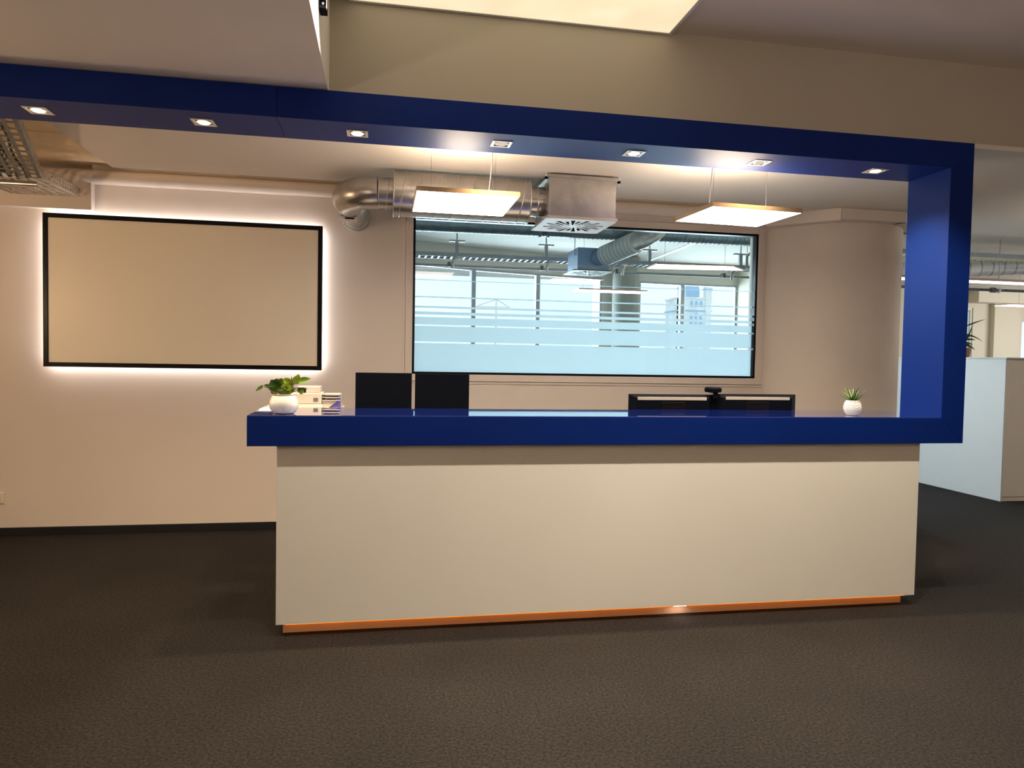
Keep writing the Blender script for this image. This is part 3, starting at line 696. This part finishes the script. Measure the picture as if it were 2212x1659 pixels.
for k in range(34):
    a = k * 2.399963; el = math.radians(86 - 60 * math.sqrt((k + .5) / 34)); L = random.uniform(.082, .108)
    b = Vector((qX + .008 * math.cos(a), qY + .008 * math.sin(a), ZST + .086)); t = b + Vector((math.cos(a) * math.cos(el), math.sin(a) * math.cos(el), math.sin(el))) * L
    leaf_mesh(b, t, .012, .3, round_=False, n=5).build('leaf', random.choice(['leaf', 'leafdk', 'leafdk', 'leaf']), p2)
MB().lathe([(.014, 0), (.010, .012)], qX, qY, ZST + .084, 12).build('stalk', 'stem', p2)

# ---------------------------------------------------------------- cabinet block on the right, with plant
cb = thing('storage_cabinet', 'tall white storage block standing beyond the blue post at the right edge', 'cabinet', (7.9, 7.9, 0))
box(6.808, 6.832, 6.80, 9.10, .0, 1.594).build('side_panel', 'cabinet', cb, bevel=.002)  # whiter than the doors: daylight on this side put into the colour
box(6.832, 8.9, 6.83, 9.10, 0.04, 1.594).build('carcass', 'cabinet2', cb)
box(6.804, 8.9, 6.79, 9.10, 1.5945, 1.612).build('top', 'cabinet', cb, bevel=.002)
for x in (6.836, 7.42, 8.0): box(x, x + .578, 6.806, 6.828, .05, 1.586).build('door', 'cabinet2', cb, bevel=.002)
box(6.84, 8.88, 6.815, 6.83, 0, .045).build('toe_board', 'cabinet2', cb)
dp = thing('potted_dracaena', 'dark long-leaved plant standing on the storage block behind the blue post', 'potted plant', (6.70, 7.25, 1.612))
dx, dyy = 6.60 + .24, 7.25
MB().lathe([(.035, 0), (.045, .01), (.055, .10), (.057, .11), (.05, .11), (.048, .095)], 6.70, dyy, 1.612, 24).build('pot', 'clay', dp)
st = Vector((6.80, dyy, 1.71)); MB().tube([(6.70, dyy, 1.69), (6.70, dyy, 1.80), (6.70, dyy, 1.90)], .008, 8).build('stem', 'stem', dp)
for (bz, tx, tz, wd, dy) in ((2.02, 6.97, 2.07, .022, 0), (1.93, 6.93, 1.80, .03, -.02), (1.90, 6.86, 1.86, .03, .02), (1.86, 6.84, 1.82, .035, 0), (1.82, 6.83, 1.76, .04, .02), (1.80, 6.82, 1.70, .05, -.02), (1.9, 6.6, 2.02, .03, 0), (1.88, 6.58, 1.84, .03, 0), (1.86, 6.7, 2.12, .03, .05), (1.84, 6.72, 2.0, .03, -.08)):
    leaf_mesh((6.70, dyy, bz - .04), (tx, dyy + dy, tz), wd, .3, up=Vector((0, -1, .5)), round_=False, n=6).build('leaf', 'leafdk', dp)
MB().tube([(6.70, dyy, 1.90), (6.70, dyy, 1.99)], .006, 8).build('stem', 'stem', dp)

# ---------------------------------------------------------------- office: facade windows
FZ = 2.9
fp = [(-3.6, 9.0), (-.75, 10.15), (.427, 10.69), (1.384, 11.10), (2.483, 11.42), (3.647, 11.68), (3.90, 11.78), (4.40, 11.93), (5.26, 12.03), (6.32, 12.05)]
kinds = ['win', 'win', 'win', 'win', 'win', 'pier', 'pier', 'win', 'win']
wn = 2
par = MB()
for i, k in enumerate(kinds):
    a, b = fp[i], fp[i + 1]; o, d, n, L = frame2d(a, b)
    def slabq(u0, u1, v0, v1, z0, z1, mb):
        pts = [o + d * u + n * v for u, v in ((u0, v0), (u1, v0), (u1, v1), (u0, v1))]
        mb.prism_xy([(p.x, p.y) for p in pts], z0, z1)
    slabq(0, L, 0, .25, 0, .85, par); slabq(0, L, 0, .25, FZ, 3.22, par)
    if k == 'pier': slabq(0, L, 0, .25, .85, FZ, par)
    else:
        f = MB(); t = .035
        slabq(0, t, 0, .07, .85, FZ, f); slabq(L - t, L, 0, .07, .85, FZ, f); slabq(t, L - t, 0, .07, FZ - t, FZ, f); slabq(t, L - t, 0, .07, .85, .85 + t, f)
        wo = struct(f.build('window_%d' % (wn if wn < 5 else wn + 3), 'frame_g')); wn += 1
        g = MB(); slabq(t, L - t, .03, .036, .85 + t, FZ - t, g); g.build('pane', 'glass2', wo)
struct(par.build('wall_facade', 'office_ceil'))
pl = MB().lathe([(.225, 0), (.225, 3.21)], 3.985, 11.42, 0, 40).build('office_column', 'officecol'); tag(pl, 'grey round column in front of the office windows, seen through the interior window', 'column')

# ---------------------------------------------------------------- office: ceiling services
def seg(a, b, t): return tuple(a[i] + (b[i] - a[i]) * t for i in range(3))
A, B = (-.8, 8.18, 3.055), (5.4, 7.46, 2.96)
bd = thing('office_main_duct', 'long dark ribbed duct crossing the office ceiling just behind the interior window', 'duct', (3, 7.6, 3.05))
MB().tube([A, B], .135, 28).build('pipe', 'tealduct', bd)
rb = MB()
for k in range(120):
    p = seg(A, B, (k + .5) / 120); q_ = seg(A, B, (k + .62) / 120); rb.tube([p, q_], .141, 28)
rb.build('rib', 'tealduct', bd, kind='stuff')
for k, t in enumerate((.095, .405, .42, .56, .575)):
    MB().tube([seg(A, B, t), seg(A, B, t + .004)], .150, 28).build('clamp_ring', 'greymetal', bd)
ct = thing('office_cable_tray', 'steel cable tray running along the office ceiling under the duct', 'cable tray', (2.5, 8.95, 2.78))
for (y, n_) in ((8.86, 'side_rail'), (9.10, 'side_rail')): box(-1.5, 6.2, y, y + .006, 2.75, 2.80).build(n_, 'greymetal', ct)
r_ = MB()
for k in range(96): r_.box(-1.5 + k * .08, -1.5 + k * .08 + .022, 8.866, 9.10, 2.752, 2.758)
r_.build('rung', 'greymetal', ct, kind='stuff')
for x in (.90, 2.05, 3.45, 4.75):
    box(x - .10, x + .10, 8.97, 9.01, 2.955, 2.975).build('ceiling_plate', 'greymetal', ct)
    box(x - .02, x + .02, 8.97, 9.01, 2.81, 2.956).build('hanger_arm', 'greymetal', ct)
    box(x - .05, x + .05, 8.97, 9.01, 2.802, 2.812).build('hanger_arm', 'greymetal', ct)
    box(x - .008, x + .008, 8.98, 9.0, 2.975, 3.22).build('hanger_rod', 'galv2', ct)
pp = thing('sprinkler_pipe', 'thin dark pipe with brackets running under the office cable tray', 'pipe', (3, 9.2, 2.69))
MB().tube([(-1.5, 9.16, 2.675), (6.2, 9.28, 2.70)], .016, 10).build('pipe', 'greymetal', pp)
for x in (.85, 2.06, 3.08, 4.62):
    MB().tube([(x + .12, 8.95, 2.75), (x + .03, 8.95, 2.745), (x, 8.96, 2.70), (x, 8.98, 2.62)], .018, 8).build('bracket', 'galv2', pp)
    box(x - .05, x - .01, 9.12, 9.2, 2.66, 2.72).build('coupling', 'cablecol', pp)
dpipe = tag(MB().tube([(4.12, 8.3, 3.12), (3.97, 10.386, 3.02), (3.95, 10.45, 2.95)], .018, 8).build('conduit_pipe', 'galv2'), 'pale conduit running diagonally across the office ceiling', 'pipe')
rd = thing('curved_pipe', 'small bent grey pipe at the right end of the office ceiling services', 'pipe', (4.9, 8.6, 2.75))
MB().tube([(4.70, 8.72, 2.74), (4.70, 8.72, 2.90), (4.74, 8.72, 2.94), (4.86, 8.72, 2.94), (4.90, 8.72, 2.90), (4.91, 8.72, 2.82)], .018, 10).build('pipe', 'greymetal', rd)
MB().tube([(4.70, 8.72, 2.94), (4.70, 8.72, 3.22)], .005, 6).build('hanger_rod', 'galv2', rd)
# second outlet box with insulated duct
ob = thing('office_air_outlet', 'blue grey air outlet box with a foil wrapped duct in the office', 'air outlet', (2.39, 8.2, 2.54))
box(2.2, 2.575, 8.0, 8.45, 2.545, 2.80).build('plenum_box', 'bluegrey', ob, bevel=.003)
swirl(2.385, 8.22, 2.535, .245, 16, ob)
MB().tube([(2.44, 8.0, 2.68), (2.455, 7.93, 2.685), (2.50, 7.88, 2.70)], .085, 24).build('collar', 'bluegrey', ob)
MB().tube([(2.485, 7.90, 2.695), (2.72, 7.52, 2.80)], [.118, .118], 28).build('insulated_duct', 'foil', ob)
gr = MB(); a_, b_ = (2.485, 7.90, 2.695), (2.72, 7.52, 2.80)
for k in range(9): gr.tube([seg(a_, b_, .05 + k * .11), seg(a_, b_, .062 + k * .11)], .1195, 28)
gr.build('foil_grid', 'bluegrey', ob, kind='stuff')
MB().tube([(2.71, 7.535, 2.795), (2.79, 7.45, 2.83), (2.90, 7.42, 2.90), (2.95, 7.42, 2.95)], .095, 24).build('elbow', 'galv2', ob)
box(2.80, 2.92, 7.40, 7.5, 2.80, 2.86).build('damper_box', 'galv2', ob, bevel=.003)
MB().tube([(2.19, 8.1, 2.72), (2.19, 8.1, 3.22)], .005, 6).build('hanger_rod', 'greymetal', ob)
# lamps
ol = thing('office_pendant_lamp', 'slim office pendant lamp seen edge-on before the grey column', 'pendant lamp', (2.97, 9.1, 2.42))
box(2.50, 3.44, 9.0, 9.3, 2.420, 2.436).build('frame', 'copper', ol); box(2.50, 3.44, 9.0, 9.3, 2.414, 2.420).build('diffuser', 'e_office', ol)
for x in (2.6, 3.34): MB().tube([(x, 9.15, 2.436), (x, 9.15, 3.22)], .002, 6).build('suspension_wire', 'greymetal', ol)
o2 = thing('office_pendant_lamp', 'bright flat office pendant lamp under the pipes at the right of the interior window', 'pendant lamp', (3.6, 7.85, 2.6))
MB().prism_xy([(3.09, 8.11), (3.06, 7.73), (3.95, 7.65), (4.22, 7.92)], 2.60, 2.606).build('diffuser', 'e_office', o2)
MB().prism_xy([(3.09, 8.11), (3.06, 7.73), (3.95, 7.65), (4.22, 7.92)], 2.6065, 2.622).build('frame', 'copper', o2)
for x in (3.2, 3.95): MB().tube([(x, 7.85, 2.622), (x, 7.85, 3.22)], .002, 6).build('suspension_wire', 'greymetal', o2)
tag(box(3.62, 3.78, 8.9, 9.0, 3.14, 3.219).build('ceiling_sensor', 'white', bevel=.003), 'small pale box on the office ceiling', 'sensor')

# right-hand office services, seen past the blue post
rt = thing('office_ribbed_tray', 'wire cable tray high in the office beyond the blue post', 'cable tray', (8, 8.15, 2.95))
for y in (8.02, 8.32): box(6.2, 12, y, y + .01, 2.92, 2.975).build('side_rail', 'greymetal', rt)
r_ = MB()
for k in range(72): r_.box(6.2 + k * .08, 6.2 + k * .08 + .03, 8.03, 8.32, 2.922, 2.93)
r_.build('rung', 'cream', rt, kind='stuff')
d2 = thing('office_spiral_duct', 'bright spiral duct crossing the office beyond the blue post', 'duct', (8.6, 8.9, 2.86))
MB().tube([(6.6, 9.35, 2.82), (9.25, 8.75, 2.98)], .125, 32).build('pipe', 'galvlight', d2)
for k in range(17):
    t = (k + .5) / 17; MB().tube([seg((6.6, 9.35, 2.82), (9.25, 8.75, 2.98), t), seg((6.6, 9.35, 2.82), (9.25, 8.75, 2.98), t + .006)], .129, 32).build('seam', 'galv2', d2)
MB().tube([(9.25, 8.75, 2.98), (10.6, 8.45, 3.03)], .10, 24).build('pipe', 'cabinet2', d2)
lb = thing('office_linear_lamp', 'long bright linear lamp hanging in the office beyond the blue post', 'pendant lamp', (8.3, 8.5, 2.66))
box(6.3, 10.5, 8.44, 8.56, 2.655, 2.675).build('diffuser', 'e_office', lb); box(6.3, 10.5, 8.44, 8.56, 2.6755, 2.71).build('frame', 'copper', lb)
for x in (7.2, 8.9): MB().tube([(x, 8.5, 2.71), (x, 8.5, 3.22)], .004, 6).build('suspension_wire', 'greymetal', lb)
p3 = thing('office_dark_pipe', 'dark pipe with a coupling under the linear lamp beyond the blue post', 'pipe', (8.4, 8.3, 2.53))
MB().tube([(6.3, 8.3, 2.532), (11, 8.3, 2.542)], .018, 10).build('pipe', 'cablecol', p3)
MB().tube([(8.02, 8.3, 2.536), (8.09, 8.3, 2.536)], .034, 14).build('coupling', 'cablecol', p3)
MB().tube([(8.13, 8.3, 2.536), (8.15, 8.3, 2.536)], .04, 14).build('coupling', 'label', p3)
for x in (6.9, 8.14, 10): MB().tube([(x, 8.3, 2.55), (x, 8.3, 3.22)], .004, 6).build('hanger_rod', 'greymetal', p3)
o4 = thing('office_pendant_lamp', 'thin office pendant lamp at the right edge beyond the cabinet', 'pendant lamp', (9.8, 9.6, 2.47))
box(9.55, 10.6, 9.5, 9.8, 2.478, 2.492).build('frame', 'copper', o4); box(9.55, 10.6, 9.5, 9.8, 2.472, 2.478).build('diffuser', 'e_office', o4)
MB().tube([(9.85, 9.65, 2.492), (9.85, 9.65, 3.22)], .002, 6).build('suspension_wire', 'greymetal', o4)

# ---------------------------------------------------------------- outside: church tower and crane
tw = thing('church_tower', 'haze-pale stone church tower with a blue slate dome beyond the office windows', 'tower', (27.5, 62, -12))
box(25.9, 28.95, 60.0, 63.0, -12, 7.2).build('tower_body', 'stone', tw)
for x in (26.0, 28.5):
    box(x - .1, x + .45, 59.85, 60.4, -12, 8.9).build('corner_turret', 'stone', tw)
    box(x - .16, x + .51, 59.79, 60.46, 8.0, 8.08).build('turret_band', 'slate', tw)
    MB().lathe([(.36, 0), (.05, 2.4)], x + .18, 60.12, 8.9, 8).build('turret_spire', 'stone', tw)
box(25.8, 29.05, 59.9, 63.1, 7.15, 7.28).build('cornice', 'stone', tw); box(25.8, 29.05, 59.9, 63.1, 6.02, 6.14).build('cornice', 'slate', tw)
MB().lathe([(.66, 0), (.70, .4), (.66, .9), (.5, 1.5), (.25, 2.2), (.1, 3.6)], 27.55, 61.0, 7.25, 24).build('dome', 'slate', tw)
for x in (27.1, 27.55, 28.0):
    MB().prism_xz([(x - .12, 6.45), (x + .12, 6.45), (x + .12, 6.85), (x, 7.0), (x - .12, 6.85)], 59.93, 60.0).build('belfry_opening', 'slate', tw)
    MB().prism_xz([(x - .10, 4.9), (x + .10, 4.9), (x + .10, 5.5), (x, 5.7), (x - .10, 5.5)], 59.93, 60.0).build('arched_window', 'slate', tw)
MB().tube([(27.0, 59.95, 5.0), (27.15, 59.95, 5.6), (27.55, 59.95, 5.85), (27.95, 59.95, 5.6), (28.1, 59.95, 5.0)], .06, 8).build('arch_moulding', 'slate', tw)
cn = thing('tower_crane', 'faint distant tower crane beyond the left office windows', 'crane', (12.6, 80, -12))
box(12.5, 12.66, 80, 80.16, -12, 8.2).build('mast', 'crane', cn)
box(10.2, 14.2, 80.02, 80.12, 7.25, 7.38).build('jib', 'crane', cn)
MB().tube([(12.58, 80.07, 8.2), (10.4, 80.07, 7.38)], .03, 6).build('tie_cable', 'greymetal', cn)
MB().tube([(12.58, 80.07, 8.2), (14.0, 80.07, 7.38)], .03, 6).build('tie_cable', 'greymetal', cn)
gd = box(-60, 90, 15.3, 160, -12.2, -12).build('ground', 'frame_g'); struct(gd)
